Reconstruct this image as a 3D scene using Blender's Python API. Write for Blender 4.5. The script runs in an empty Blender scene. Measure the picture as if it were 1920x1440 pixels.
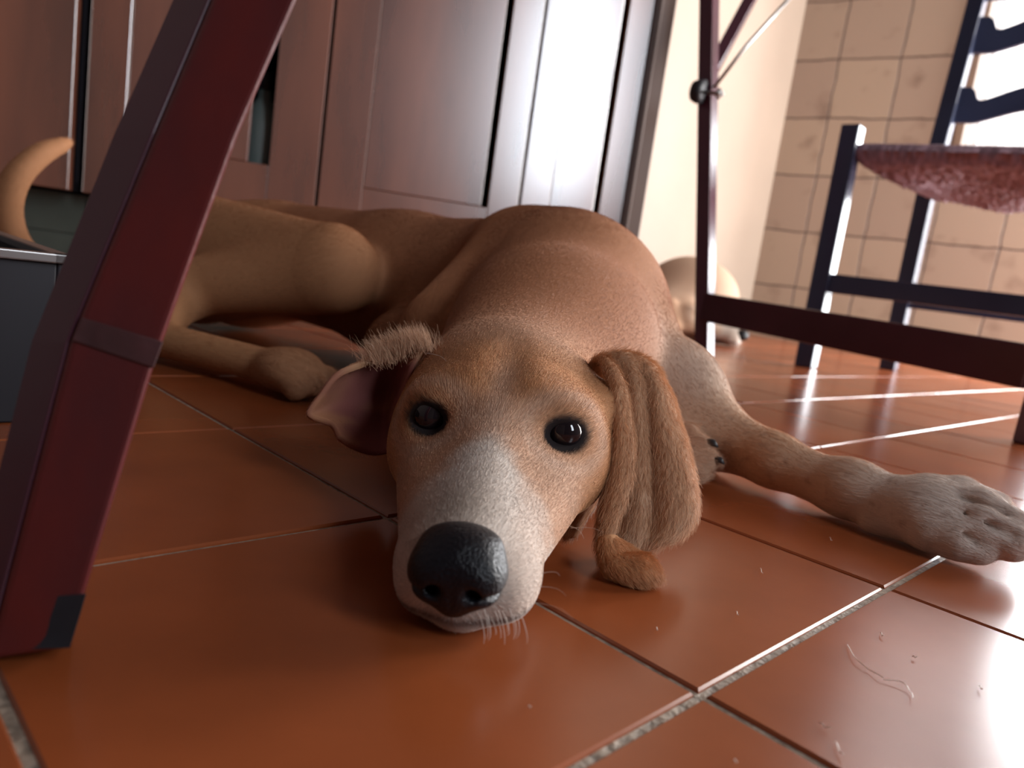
import bpy, bmesh, math, random
import numpy as np
from mathutils import Vector, Matrix
C = bpy.context.scene
COL = C.collection
rng = np.random.default_rng(7)
random.seed(7)

# ------------------------------------------------------------------ camera
FPX, PITCH, ROLL, CH = 1399.0, .1484, .1406, .11
F_ = np.array([0, math.cos(PITCH), -math.sin(PITCH)])
R0 = np.array([1., 0, 0]); U0 = np.cross(R0, F_)
R_ = R0*math.cos(ROLL) + U0*math.sin(ROLL)
U_ = U0*math.cos(ROLL) - R0*math.sin(ROLL)
CP = np.array([0, 0, CH])
cd = bpy.data.cameras.new('camera'); cam = bpy.data.objects.new('camera', cd); COL.objects.link(cam)
cam.matrix_world = Matrix(((R_[0], U_[0], -F_[0], 0), (R_[1], U_[1], -F_[1], 0), (R_[2], U_[2], -F_[2], CH), (0, 0, 0, 1)))
cd.sensor_width = 36; cd.lens = FPX/1920*36; cd.clip_start = .01
cd.dof.use_dof = True; cd.dof.focus_distance = .31; cd.dof.aperture_fstop = 11
C.camera = cam

# ------------------------------------------------------------------ light
C.view_settings.view_transform = 'Standard'; C.view_settings.look = 'None'
C.view_settings.gamma = 1; C.view_settings.exposure = 0.32
C.view_settings.use_curve_mapping = False
w = bpy.data.worlds.new('world'); C.world = w; w.use_nodes = True
w.node_tree.nodes['Background'].inputs[0].default_value = (.55, .68, 1, 1)
w.node_tree.nodes['Background'].inputs[1].default_value = .03
C.cycles.max_bounces = 6; C.cycles.transparent_max_bounces = 6

def area(name, loc, target, sx, sy, power, col):
    ld = bpy.data.lights.new(name, 'AREA'); ld.shape = 'RECTANGLE'; ld.size = sx; ld.size_y = sy
    ld.energy = power; ld.color = col
    o = bpy.data.objects.new(name, ld); COL.objects.link(o); o.location = loc
    o.rotation_euler = (Vector(target)-Vector(loc)).to_track_quat('-Z', 'Y').to_euler()
    return o
# room layout: tile wall runs from corner K along TW; the right wall with the doorway is square to it
K = np.array([.863, 2.90]); TW = np.array([.839, -.545]); RW = np.array([-.545, -.839])
J = K + TW*2.0                                  # corner tile wall / right wall
WIN0, WIN1, WZ0, WZ1 = .60, 1.00, .68, 1.95      # curtained window in the tile wall
DOOR0, DOOR1 = 1.08, 2.0                         # open garden door in the tile wall
SW0, SW1, SZ0, SZ1 = 2.64, 2.97, .50, 1.55        # second opening, in the right wall behind the camera
wn = np.array([-TW[1], TW[0]])                   # outward normal of the tile wall
def opening(name, m, n, s, z0, z1, power, col):  # daylight coming in through an opening, n points outdoors
    m = m+n*.14
    area(name, (m[0], m[1], (z0+z1)/2), (m[0]-n[0], m[1]-n[1], (z0+z1)/2), s, z1-z0, power, col)
opening('daylight_door', K+TW*(DOOR0+DOOR1)/2, wn, DOOR1-DOOR0, 0, 1.18, 105, (.95, .97, 1.0))
RD0, RD1, RDZ = .15, 1.25, 1.7                   # balcony door in the right wall
opening('daylight_right', J+RW*(RD0+RD1)/2, TW, RD1-RD0, 0, RDZ, 96, (1.0, .97, .94))
opening('daylight_window', K+TW*(WIN0+WIN1)/2, wn, WIN1-WIN0, WZ0, WZ1, 14, (.88, .93, 1.0))
opening('daylight_side', J+RW*(SW0+SW1)/2, TW, SW1-SW0, SZ0, SZ1, 15, (.84, .91, 1.0))

# ------------------------------------------------------------------ pixel helpers
def ray(px, py): return F_*FPX + R_*(px-960) + U_*(720-py)
def at(px, py, d): return CP + ray(px, py)/FPX*d
def fl(px, py, z=0.):
    r = ray(px, py); return CP + r*(z-CH)/r[2]
def onplane(px, py, P0, D):                     # vertical plane through P0 along D -> (s, z)
    r = ray(px, py); n = np.array([-D[1], D[0]]); t = (n@P0)/(n@r[:2])
    return (r[:2]*t-P0)@D, CH+r[2]*t

# ------------------------------------------------------------------ object helpers
def tag(o, label=None, cat=None, group=None, kind=None):
    for k, v in (('label', label), ('category', cat), ('group', group), ('kind', kind)):
        if v: o[k] = v
    return o
def empty(name, loc, label, cat, group=None):
    o = bpy.data.objects.new(name, None); COL.objects.link(o); o.location = loc; o.empty_display_size = .02
    return tag(o, label, cat, group)
def mesh(name, V, Fc, mat, parent=None, smooth=False, label=None):
    me = bpy.data.meshes.new(name); me.from_pydata([tuple(map(float, v)) for v in V], [], [tuple(map(int, f)) for f in Fc]); me.update()
    bm = bmesh.new(); bm.from_mesh(me); bmesh.ops.recalc_face_normals(bm, faces=bm.faces); bm.to_mesh(me); bm.free()
    if mat: me.materials.append(mat)
    if smooth: me.polygons.foreach_set('use_smooth', [True]*len(me.polygons))
    o = bpy.data.objects.new(name, me); COL.objects.link(o)
    if parent:
        o.parent = parent; bpy.context.view_layer.update(); o.matrix_parent_inverse = parent.matrix_world.inverted()
    if label: o['label'] = label
    return o
def bevel(o, w=.002, seg=2):
    m = o.modifiers.new('bevel', 'BEVEL'); m.width = w; m.segments = seg; m.limit_method = 'ANGLE'; m.angle_limit = .6
    return o
class MB:
    def __init__(s): s.V = []; s.F = []
    def hexa(s, pts):
        n = len(s.V); s.V += [tuple(p) for p in pts]
        for f in ((0, 3, 2, 1), (4, 5, 6, 7), (0, 1, 5, 4), (1, 2, 6, 5), (2, 3, 7, 6), (3, 0, 4, 7)): s.F.append([n+i for i in f])
    def box(s, P0, D, s0, s1, n0, n1, z0, z1):    # along D (2-D), depth along its normal, z
        N = np.array([-D[1], D[0]])
        q = [P0+D*a+N*b for a, b in ((s0, n0), (s1, n0), (s1, n1), (s0, n1))]
        s.hexa([(*p, z0) for p in q]+[(*p, z1) for p in q])
    def bar(s, A, B, wu, wv, up=(0, 0, 1)):       # rectangular bar A-B, wu across, wv along up
        A = np.array(A, float); B = np.array(B, float); d = (B-A)/np.linalg.norm(B-A)
        u = np.cross(d, up); u /= np.linalg.norm(u); v = np.cross(u, d)
        q = [u*a*wu/2+v*b*wv/2 for a, b in ((-1, -1), (1, -1), (1, 1), (-1, 1))]
        s.hexa([A+x for x in q]+[B+x for x in q])
    def tube(s, pts, rad, seg=10, cap=True):
        pts = [np.array(p, float) for p in pts]; n0 = len(s.V); rad = rad if hasattr(rad, '__len__') else [rad]*len(pts)
        up = np.array([.13, .21, .97])
        for i, p in enumerate(pts):
            d = pts[min(i+1, len(pts)-1)]-pts[max(i-1, 0)]; d /= np.linalg.norm(d)
            u = np.cross(d, up); u /= np.linalg.norm(u); v = np.cross(u, d)
            for k in range(seg):
                a = 2*math.pi*k/seg; s.V.append(tuple(p+(u*math.cos(a)+v*math.sin(a))*rad[i]))
        for i in range(len(pts)-1):
            for k in range(seg):
                a, b = n0+i*seg+k, n0+i*seg+(k+1) % seg; s.F.append([a, b, b+seg, a+seg])
        if cap:
            s.F.append(list(range(n0, n0+seg))); s.F.append(list(range(n0+(len(pts)-1)*seg, n0+len(pts)*seg))[::-1])
    def build(s, name, mat, parent=None, smooth=False, label=None): return mesh(name, s.V, s.F, mat, parent, smooth, label)

# ------------------------------------------------------------------ materials
def nt(name):
    m = bpy.data.materials.new(name); m.use_nodes = True
    return m, m.node_tree.nodes, m.node_tree.links, m.node_tree.nodes['Principled BSDF']
def simple(name, col, rough=.5, noise=.0, scale=8, bump=0, spec=.5, stretch=(1, 1, 1), col2=None, coat=0, metal=0):
    m, N, L, b = nt(name)
    b.inputs['Base Color'].default_value = (*col, 1); b.inputs['Roughness'].default_value = rough
    b.inputs['Specular IOR Level'].default_value = spec; b.inputs['Coat Weight'].default_value = coat; b.inputs['Coat IOR'].default_value = 3.2; b.inputs['Coat Roughness'].default_value = .25; b.inputs['Metallic'].default_value = metal
    if noise or bump:
        tc = N.new('ShaderNodeTexCoord'); mp = N.new('ShaderNodeMapping'); mp.inputs['Scale'].default_value = stretch
        no = N.new('ShaderNodeTexNoise'); no.inputs['Scale'].default_value = scale; no.inputs['Detail'].default_value = 6
        L.new(tc.outputs['Object'], mp.inputs[0]); L.new(mp.outputs[0], no.inputs[0])
        if noise:
            cr = N.new('ShaderNodeValToRGB'); cr.color_ramp.elements[0].position = .3; cr.color_ramp.elements[1].position = .7
            c2 = col2 or [c*(1-noise) for c in col]
            cr.color_ramp.elements[0].color = (*c2, 1); cr.color_ramp.elements[1].color = (*col, 1)
            L.new(no.outputs[0], cr.inputs[0]); L.new(cr.outputs[0], b.inputs['Base Color'])
        if bump:
            bp = N.new('ShaderNodeBump'); bp.inputs['Strength'].default_value = bump; bp.inputs['Distance'].default_value = .002
            L.new(no.outputs[0], bp.inputs['Height']); L.new(bp.outputs[0], b.inputs['Normal'])
    return m
M = {}
M['terracotta'] = simple('terracotta', (.31, .075, .022), .22, .35, 9, .10, .6)
M['grout'] = simple('grout', (.42, .33, .25), .6, .6, 300, .8)
M['cherry'] = simple('cherry_wood', (.30, .095, .048), .30, .45, 5, .12, .5, (2.2, 2.2, .35), (.12, .038, .022), coat=1)
M['cherry_panel'] = simple('cherry_panel', (.30, .10, .055), .32, .5, 4, .15, .5, (2.5, 2.5, .5), (.12, .04, .026), coat=1)
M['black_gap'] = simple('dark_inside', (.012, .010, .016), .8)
M['side_panel'] = simple('grey_brown_panel', (.13, .085, .07), .5, .2, 6)
M['plaster'] = simple('cream_plaster', (.37, .295, .235), .55, .10, 3, .1)
M['dark_wall'] = simple('dark_wall', (.14, .11, .10), .8)  # darkened tone, cuts fill light bounced off the unseen walls
M['red_paint'] = simple('worn_red_paint', (.12, .014, .012), .33, .6, 38, .5, .5, (1, 1, .6), (.075, .014, .016))
M['maroon'] = simple('maroon_wood', (.078, .022, .038), .24, .3, 8, .05)
M['navy'] = simple('navy_painted_wood', (.028, .036, .075), .2, .2, 10, .05)
M['black'] = simple('black_plastic', (.010, .009, .014), .55)
M['steel'] = simple('steel', (.35, .33, .32), .35, metal=1)
M['teal_tile'] = simple('grey_green_tile', (.085, .10, .085), .3, .2, 20)
M['straw'] = simple('woven_straw', (.30, .19, .24), .6, .5, 120, .9, .4, (1, 1, .12))
M['bottle'] = simple('grey_green_plastic', (.16, .20, .19), .35)

# ------------------------------------------------------------------ floor: bevelled terracotta tiles over grout
TH = 2.3658; TU = np.array([math.cos(TH), math.sin(TH)]); TV = np.array([-math.sin(TH), math.cos(TH)])
PU, PV, U00, V00 = .1545, .1500, .0919, -.1870
def floor():
    V = [(-3.2, -2.2, -.0011), (3.6, -2.2, -.0011), (3.6, 4, -.0016), (-3.2, 4, -.0011)]; Fc = [(0, 1, 2, 3)]; mi = [1]
    g, bv = .0012, .0009
    for i in range(-30, 30):
        for j in range(-30, 30):
            c = TU*(U00+PU*(i+.5))+TV*(V00+PV*(j+.5))
            if not (-2.6 < c[0] < 3.2 and -1.9 < c[1] < 3.6): continue
            n = len(V); tilt = rng.normal(0, .0010, 2); dz = rng.normal(0, .00010)
            for z, ins in ((-.0018, g), (-bv*.8, g+.0002), (0, g+bv)):
                for a, b in ((-1, -1), (1, -1), (1, 1), (-1, 1)):
                    p = c+TU*a*(PU/2-ins)+TV*b*(PV/2-ins)
                    V.append((p[0], p[1], z+dz-.0001+(tilt[0]*a+tilt[1]*b)*.05))
            for k in range(2):
                for e in range(4): Fc.append((n+k*4+e, n+k*4+(e+1) % 4, n+k*4+4+(e+1) % 4, n+k*4+4+e)); mi.append(0)
            Fc.append((n+8, n+9, n+10, n+11)); mi.append(0)
    o = mesh('floor', V, Fc, M['terracotta']); o.data.materials.append(M['grout']); o.data.polygons.foreach_set('material_index', mi)
    tag(o, kind='structure'); return o
floor()

# ------------------------------------------------------------------ walls
def tile_mat():
    m, N, L, b = nt('cream_wall_tile')
    tc = N.new('ShaderNodeTexCoord'); mp = N.new('ShaderNodeMapping'); mp.inputs['Location'].default_value = (.045, .0, 0)
    br = N.new('ShaderNodeTexBrick'); br.offset = 0; br.inputs['Scale'].default_value = 1
    br.inputs['Brick Width'].default_value = .203; br.inputs['Row Height'].default_value = .203; br.inputs['Mortar Size'].default_value = .0035
    br.inputs['Mortar Smooth'].default_value = .3
    br.inputs['Color1'].default_value = (.31, .225, .165, 1); br.inputs['Color2'].default_value = (.27, .19, .145, 1); br.inputs['Mortar'].default_value = (.085, .055, .045, 1)
    L.new(tc.outputs['UV'], mp.inputs[0]); 
    no = N.new('ShaderNodeTexNoise'); no.inputs['Scale'].default_value = 14; L.new(mp.outputs[0], no.inputs[0])
    wv = N.new('ShaderNodeMixRGB'); wv.blend_type = 'ADD'; wv.inputs[0].default_value = .012
    L.new(mp.outputs[0], wv.inputs[1]); L.new(no.outputs[1], wv.inputs[2]); L.new(wv.outputs[0], br.inputs[0])
    n2 = N.new('ShaderNodeTexNoise'); n2.inputs['Scale'].default_value = 9; n2.inputs['Detail'].default_value = 6; L.new(mp.outputs[0], n2.inputs[0])
    cr = N.new('ShaderNodeValToRGB'); cr.color_ramp.elements[0].position = .24; cr.color_ramp.elements[0].color = (.5, .42, .4, 1)
    cr.color_ramp.elements[1].position = .42; cr.color_ramp.elements[1].color = (1, 1, 1, 1); L.new(n2.outputs[0], cr.inputs[0])
    mx = N.new('ShaderNodeMixRGB'); mx.blend_type = 'MULTIPLY'; mx.inputs[0].default_value = .8
    L.new(br.outputs[0], mx.inputs[1]); L.new(cr.outputs[0], mx.inputs[2]); L.new(mx.outputs[0], b.inputs['Base Color'])
    bp = N.new('ShaderNodeBump'); bp.inputs['Strength'].default_value = .5; bp.inputs['Distance'].default_value = .003; bp.invert = True
    L.new(br.outputs['Fac'], bp.inputs['Height']); L.new(bp.outputs[0], b.inputs['Normal'])
    b.inputs['Roughness'].default_value = .42
    return m
M['wall_tile'] = tile_mat()
def wall_boxes(name, P0, D, rects, mat, thick=.1, uv=False):
    m = MB()
    for s0, s1, z0, z1 in rects: m.box(P0, D, s0, s1, 0, thick, z0, z1)
    o = m.build(name, mat); tag(o, kind='structure')
    if uv:
        l = o.data.uv_layers.new(name='UVMap')
        for lp in o.data.loops:
            p = np.array(o.data.vertices[lp.vertex_index].co[:]); l.data[lp.index].uv = ((p[:2]-P0)@D, p[2])
    return o
H = 2.7
wall_boxes('wall_tile', K, TW, [(0, WIN0, -.05, H), (WIN0, WIN1, -.05, WZ0), (WIN0, WIN1, WZ1, H), (WIN1, DOOR0, -.05, H), (DOOR0, DOOR1, 1.19, H)], M['wall_tile'], uv=True)
PL0 = np.array([.30, 2.22]); PD = (K-PL0)/np.linalg.norm(K-PL0)
wall_boxes('wall_corner', PL0, PD, [(0, np.linalg.norm(K-PL0), -.05, H)], M['plaster'])
# right wall with doorway (inside faces point back to the room)
wall_boxes('wall_right', J, RW, [(-.1, RD0, -.05, H), (RD0, RD1, RDZ+.01, H), (RD1, SW0, -.05, H), (SW0, SW1, -.05, SZ0), (SW0, SW1, SZ1, H), (SW1, 4.6, -.05, H)], M['dark_wall'])
wall_boxes('wall_left', np.array([-1.7, -2.0]), np.array([0., 1.]), [(0, 4.5, -.05, H)], M['dark_wall'])
wall_boxes('wall_behind', np.array([1.8, -2.0]), np.array([-1., 0.]), [(-.2, 3.5, -.05, H)], M['dark_wall'])
tag(mesh('ceiling', [(-1.8, -2.1, H), (3.4, -2.1, H), (3.4, 3.4, H), (-1.8, 3.4, H)], [(0, 1, 2, 3)], M['dark_wall']), kind='structure')
fr = MB()
for a, b, c, d in ((WIN0-.0, WIN0+.035, WZ0, WZ1), (WIN1-.035, WIN1, WZ0, WZ1), (WIN0, WIN1, WZ0, WZ0+.03), (WIN0, WIN1, WZ1-.035, WZ1)): fr.box(K, TW, a, b, .05, .09, c, d)
tag(fr.build('window_1', M['dark_wall']), kind='structure')

# curtain in front of the window opening
def curtain():
    m, N, L, b = nt('sheer_curtain')
    b.inputs['Base Color'].default_value = (.86, .80, .76, 1); b.inputs['Roughness'].default_value = .9
    tr = N.new('ShaderNodeBsdfTranslucent'); tr.inputs[0].default_value = (.9, .84, .80, 1); mx = N.new('ShaderNodeMixShader'); mx.inputs[0].default_value = .6
    L.new(b.outputs[0], mx.inputs[1]); L.new(tr.outputs[0], mx.inputs[2]); L.new(mx.outputs[0], N['Material Output'].inputs[0])
    V = []; Fc = []; n = 220; rows = 12
    for j in range(rows+1):
        z = WZ0-.015+(WZ1+.05-WZ0)*j/rows
        for i in range(n+1):
            s = WIN0-.01+(WIN1-WIN0+.04)*i/n
            dep = -.03+.010*math.sin(s*95+1.3*math.sin(s*17)+.4*j/rows)+.005*math.sin(s*211)
            p = K+TW*s+wn*dep; V.append((p[0], p[1], z))
    for j in range(rows):
        for i in range(n): a = j*(n+1)+i; Fc.append((a, a+1, a+n+2, a+n+1))
    r = empty('curtain', (*(K+TW*1.2), WZ1+.05), 'white sheer gathered curtain over the bright window behind the chair back', 'curtain')
    mesh('curtain_cloth', V, Fc, m, r, True)
    t = MB(); t.tube([(*(K+TW*(WIN0-.06)-wn*.035), WZ1+.05), (*(K+TW*(WIN1+.06)-wn*.035), WZ1+.05)], .008); t.build('curtain_rod', M['steel'], r, True)
curtain()

# ------------------------------------------------------------------ kitchen base cabinets
CD = np.array([math.cos(math.radians(13)), math.sin(math.radians(13))]); C0 = np.array([0., 1.44])
def cs(px, py): return onplane(px, py, C0, CD)
TOP = .86; KB = .14
sA1 = cs(131, 368)[0]; sB0 = cs(153, 368)[0]; sB1 = cs(589, 383)[0]
sC0 = cs(595, 383)[0]; sC1 = cs(970, 388)[0]; sD0 = cs(975, 388)[0]; sD1 = cs(1150, 500)[0]; sE1 = cs(1181, 540)[0]
def carcass(name, s0, s1, label):
    r = empty(name, (*(C0+CD*(s0+s1)/2), 0), label, 'cabinet', 'row of dark wooden kitchen base cabinets')
    m = MB(); t = .016
    m.box(C0, CD, s0, s0+t*.5, .022, .55, KB, TOP); m.box(C0, CD, s1-t*.5, s1, .022, .55, KB, TOP)
    m.box(C0, CD, s0, s1, .53, .55, KB, TOP); m.box(C0, CD, s0, s1, .022, .55, KB, KB+t); m.box(C0, CD, s0, s1, .022, .55, TOP-t, TOP)
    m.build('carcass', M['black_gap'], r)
    return r
def door(r, s0, s1, stl, str_, slot, slot_z, railtop, z0=KB, z1=TOP-.01):
    d = MB(); d.box(C0, CD, s0, s0+stl, 0, .020, z0, z1); d.box(C0, CD, s1-str_, s1, 0, .020, z0, z1)
    d.box(C0, CD, s0+stl, s1-str_, .001, .020, z0, railtop); d.box(C0, CD, s0+stl, s1-str_, .001, .020, z1-.08, z1)
    # rail pieces beside the open slot
    o = bevel(d.build('door', M['cherry'], r), .0012)
    p = MB(); p.box(C0, CD, s0+stl+.0012, s1-str_-slot, .003, .014, railtop+.0012, z1-.081)
    bevel(p.build('door_panel', M['cherry_panel'], o), .001)
    return o
cabA = carcass('base_cabinet', sA1-.42, sA1+.006, 'base cabinet at far left whose plain door edge catches the light beside a dark gap')
dA = MB(); dA.box(C0, CD, sA1-.41, sA1, -.012, .012, KB, TOP-.01); bevel(dA.build('door', M['cherry'], cabA), .0012)
cabB = carcass('base_cabinet', sB0, sB1, 'base cabinet partly hidden by the slanted red leg, bottle visible through its slot')
rzB = cs(480, 306)[1]
a = cs(505, 300)[0]; b = cs(463, 300)[0]
door(cabB, sB0, sB1, .06, sB1-a, a-b, None, rzB)
cabC = carcass('base_cabinet', sC0, sC1, 'middle base cabinet with wide panelled door behind the tan dog')
rzC = cs(680, 352)[1]
door(cabC, sC0, sC1, cs(680, 352)[0]-sC0, sC1-cs(914, 388)[0], .012, None, rzC)
cabD = carcass('base_cabinet', sD0, sD1, 'narrow base cabinet at the right end of the row by the cream wall')
rzD = cs(1026, 411)[1]
door(cabD, sD0, sD1, cs(1026, 411)[0]-sD0, sD1-cs(1118, 425)[0], .011, None, rzD)
m = MB(); m.box(C0, CD, sD1+.002, sE1, -.004, .58, 0, TOP+.001); m.box(C0, CD, sD1+.008, sD1+.014, -.009, 0, 0, TOP)
tag(bevel(m.build('cabinet_end_panel', M['side_panel']), .0015), 'grey-brown upright end panel closing the cabinet row', 'panel')
m = MB(); m.box(C0, CD, sA1-.45, sE1+.01, -.03, .60, TOP+.004, TOP+.034)
tag(bevel(m.build('worktop', M['side_panel'])), 'stone worktop over the wooden base cabinets', 'worktop')
# tiled plinth under the cabinets
m = MB()
for zz in ((0.001, .066), (.069, .134)):
    for k in range(14): m.box(C0, CD, sA1-.62+k*.105, sA1-.62+k*.105+.1025, .05, .058, *zz)
m.box(C0, CD, sA1-.62, sD1, .053, .50, 0, .136)
tag(m.build('baseboard_back', M['teal_tile']), kind='structure')
# bottles seen through the gaps
def bottle(px, py, z0, r, h, dn, label):
    s, _ = cs(px, py); p = C0+CD*s+np.array([-CD[1], CD[0]])*dn
    prof = [(r*.9, 0), (r, .01), (r, h*.62), (r*.8, h*.72), (r*.35, h*.82), (r*.35, h*.9)]
    V = []; Fc = []; sg = 20
    for rr, zz in prof:
        for k in range(sg): V.append((p[0]+rr*math.cos(2*math.pi*k/sg), p[1]+rr*math.sin(2*math.pi*k/sg), z0+zz))
    for i in range(len(prof)-1):
        for k in range(sg): Fc.append((i*sg+k, i*sg+(k+1) % sg, (i+1)*sg+(k+1) % sg, (i+1)*sg+k))
    Fc.append(tuple(range(sg))); Fc.append(tuple(range(5*sg, 6*sg)))
    e = empty('bottle', (p[0], p[1], z0), label, 'bottle'); mesh('bottle_body', V, Fc, M['bottle'], e, True)
    t = MB(); t.tube([(p[0], p[1], z0+h*.88), (p[0], p[1], z0+h)], r*.42, 16); t.build('cap', M['black'], e, True)
bottle(478, 280, KB+.0165, .036, .24, .075, 'grey-green bottle inside the cabinet, seen through the slot beside the red leg')
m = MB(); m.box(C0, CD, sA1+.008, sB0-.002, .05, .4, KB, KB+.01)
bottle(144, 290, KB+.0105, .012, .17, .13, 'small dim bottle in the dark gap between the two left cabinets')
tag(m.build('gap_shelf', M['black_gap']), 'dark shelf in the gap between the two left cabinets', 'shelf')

# ------------------------------------------------------------------ black box at the left
bx1 = fl(125, 485, .085)[:2]; bx0 = fl(0, 440, .085)[:2]; BD = (bx0-bx1)/np.linalg.norm(bx0-bx1)
r = empty('storage_box', (*bx1, 0), 'low black storage box on the floor at the left edge behind the red leg', 'box')
m = MB(); t = .004; L_ = .34; W_ = .20
m.box(bx1, BD, 0, L_, 0, t, 0, .083); m.box(bx1, BD, 0, L_, W_-t, W_, 0, .083)
m.box(bx1, BD, 0, t, t, W_-t, 0, .083); m.box(bx1, BD, L_-t, L_, t, W_-t, 0, .083); m.box(bx1, BD, t, L_-t, t, W_-t, 0, t)
bevel(m.build('box_body', M['black'], r), .001)
m = MB(); m.box(bx1, BD, -.003, L_+.003, -.003, .006, .0822, .087); m.box(bx1, BD, -.003, L_+.003, W_-.006, W_+.003, .0822, .087)
m.box(bx1, BD, -.003, .006, -.003, W_+.003, .0822, .087); m.box(bx1, BD, L_-.006, L_+.003, -.003, W_+.003, .0822, .087)
bevel(m.build('rim', M['steel'], r, label='thin light metal rim'), .0008)

# ------------------------------------------------------------------ near slanted red leg (left)
def red_leg():
    A = fl(58, 1228); r = empty('folding_table_support', tuple(A), 'slanted worn red wooden leg with dark foot, closest to the camera at left', 'table leg')
    d0, d1 = .183, .205
    # edges traced: main face between left arris and right edge, a darker rebated side to the left
    LE = [(-95, 1250, d0), (60, 640, d0+.010), (215, 250, d0+.016), (395, -160, d1+.004)]
    AR = [(-30, 1255, d0-.004), (130, 640, d0+.003), (290, 250, d0+.009), (462, -160, d1-.003)]
    RE = [(128, 1215, d0-.002), (286, 692, d0+.005), (447, 250, d0+.010), (625, -160, d1-.002)]
    def prism(name, A_, B_, thick, mat, f0=0, f1=1, lift=0, **k):
        V = []; n = 24
        for i in range(n+1):
            t = (f0+(f1-f0)*i/n)*3; j = min(int(t), 2); u = t-j
            for E_, sg in ((A_, 0), (B_, 0), (B_, 1), (A_, 1)):
                q = [E_[j][c]*(1-u)+E_[j+1][c]*u for c in range(3)]
                V.append(at(q[0], q[1], q[2]+sg*thick+lift*(1-2*sg)*-1))
        V = [(v[0], v[1], max(v[2], .0005)) for v in V]
        Fc = [(0, 1, 2, 3), (4*n, 4*n+1, 4*n+2, 4*n+3)]
        for i in range(n):
            for e in range(4): Fc.append((i*4+e, i*4+(e+1) % 4, i*4+4+(e+1) % 4, i*4+4+e))
        return bevel(mesh(name, V, Fc, mat, r, **k), .0018, 3)
    prism('leg_board', AR, RE, .012, M['red_paint'])
    prism('edge_strip', LE, AR, .012, M['maroon'], label='darker side edge of the board')
    lo = [(AR[0][0]-6, AR[0][1], AR[0][2]-.001)]+AR[1:]; 
    prism('foot_cap', [(x-6, y, d-.0012) for x, y, d in LE], [(x+3, y, d-.0012) for x, y, d in RE], .015, simple('worn_dark_foot', (.02, .022, .03), .6, .6, 40, .3), 0, .065, label='dark worn foot')
    prism('joint_mark', [(x+4, y, d-.0006) for x, y, d in AR], [(x+1, y, d-.0006) for x, y, d in RE], .002, simple('old_glue', (.085, .028, .03), .6, .6, 60, .4), .335, .372, label='dull band where a crossbar once met the board')
red_leg()

# ------------------------------------------------------------------ folding table frame (right)
def table_frame():
    A = fl(1320, 678); B = fl(1926, 832)
    D = B[:2]-A[:2]; D = D/np.linalg.norm(D); D3 = np.array([*D, 0])
    r = empty('folding_table', tuple(A), 'maroon wooden folding table frame with a long low crossbar, standing before the chair', 'table')
    def lg(foot, topxy, name='leg'):
        m = MB(); up = D3
        m.bar(foot, topxy, .026, .026, up=(.74, -.67, 0))
        return bevel(m.build(name, M['maroon'], r), .0015)
    # the leg leans back a little: top seen at the upper picture edge
    d = np.linalg.norm(A[:2]); top = at(1331, -60, 1.30)
    A2 = np.array([A[0], A[1], 0]); lg(A2, top)
    shift = (top-A2); B2 = np.array([B[0], B[1], 0]); lg(B2, B2+np.array([.015, .0, .62]))
    m = MB(); s0 = at(1318, 575, 1.325); s1 = at(1935, 689, .83)
    m.bar(s0, s1, .018, .050); bevel(m.build('crossbar', M['maroon'], r), .002)
    m = MB(); m.bar(at(1330, 142, 1.335), at(1470, -120, 1.42), .02, .024, up=(.3, .8, .2)); bevel(m.build('brace', M['maroon'], r), .0015)
    m = MB(); m.tube([at(1338, 165, 1.29), at(1400, 85, 1.28), at(1500, -25, 1.27)], .0032); m.build('brace_rod', M['steel'], r, True, label='thin metal brace rod')
    m = MB(); c = at(1313, 172, 1.29); c2 = at(1352, 176, 1.27)
    ax = (c2-c)/np.linalg.norm(c2-c)
    m.tube([c-ax*.014, c-ax*.013, c-ax*.004, c+ax*.006, c+ax*.007], [.008, .0165, .020, .020, .010], 20)
    k = m.build('wing_knob', M['black'], r, True, label='black round knob')
    m = MB(); m.tube([c, c2+ax*.004], .0035); m.tube([c2-ax*.006, c2-ax*.001], .009, 6); m.build('bolt', M['steel'], k, True)
table_frame()

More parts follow.
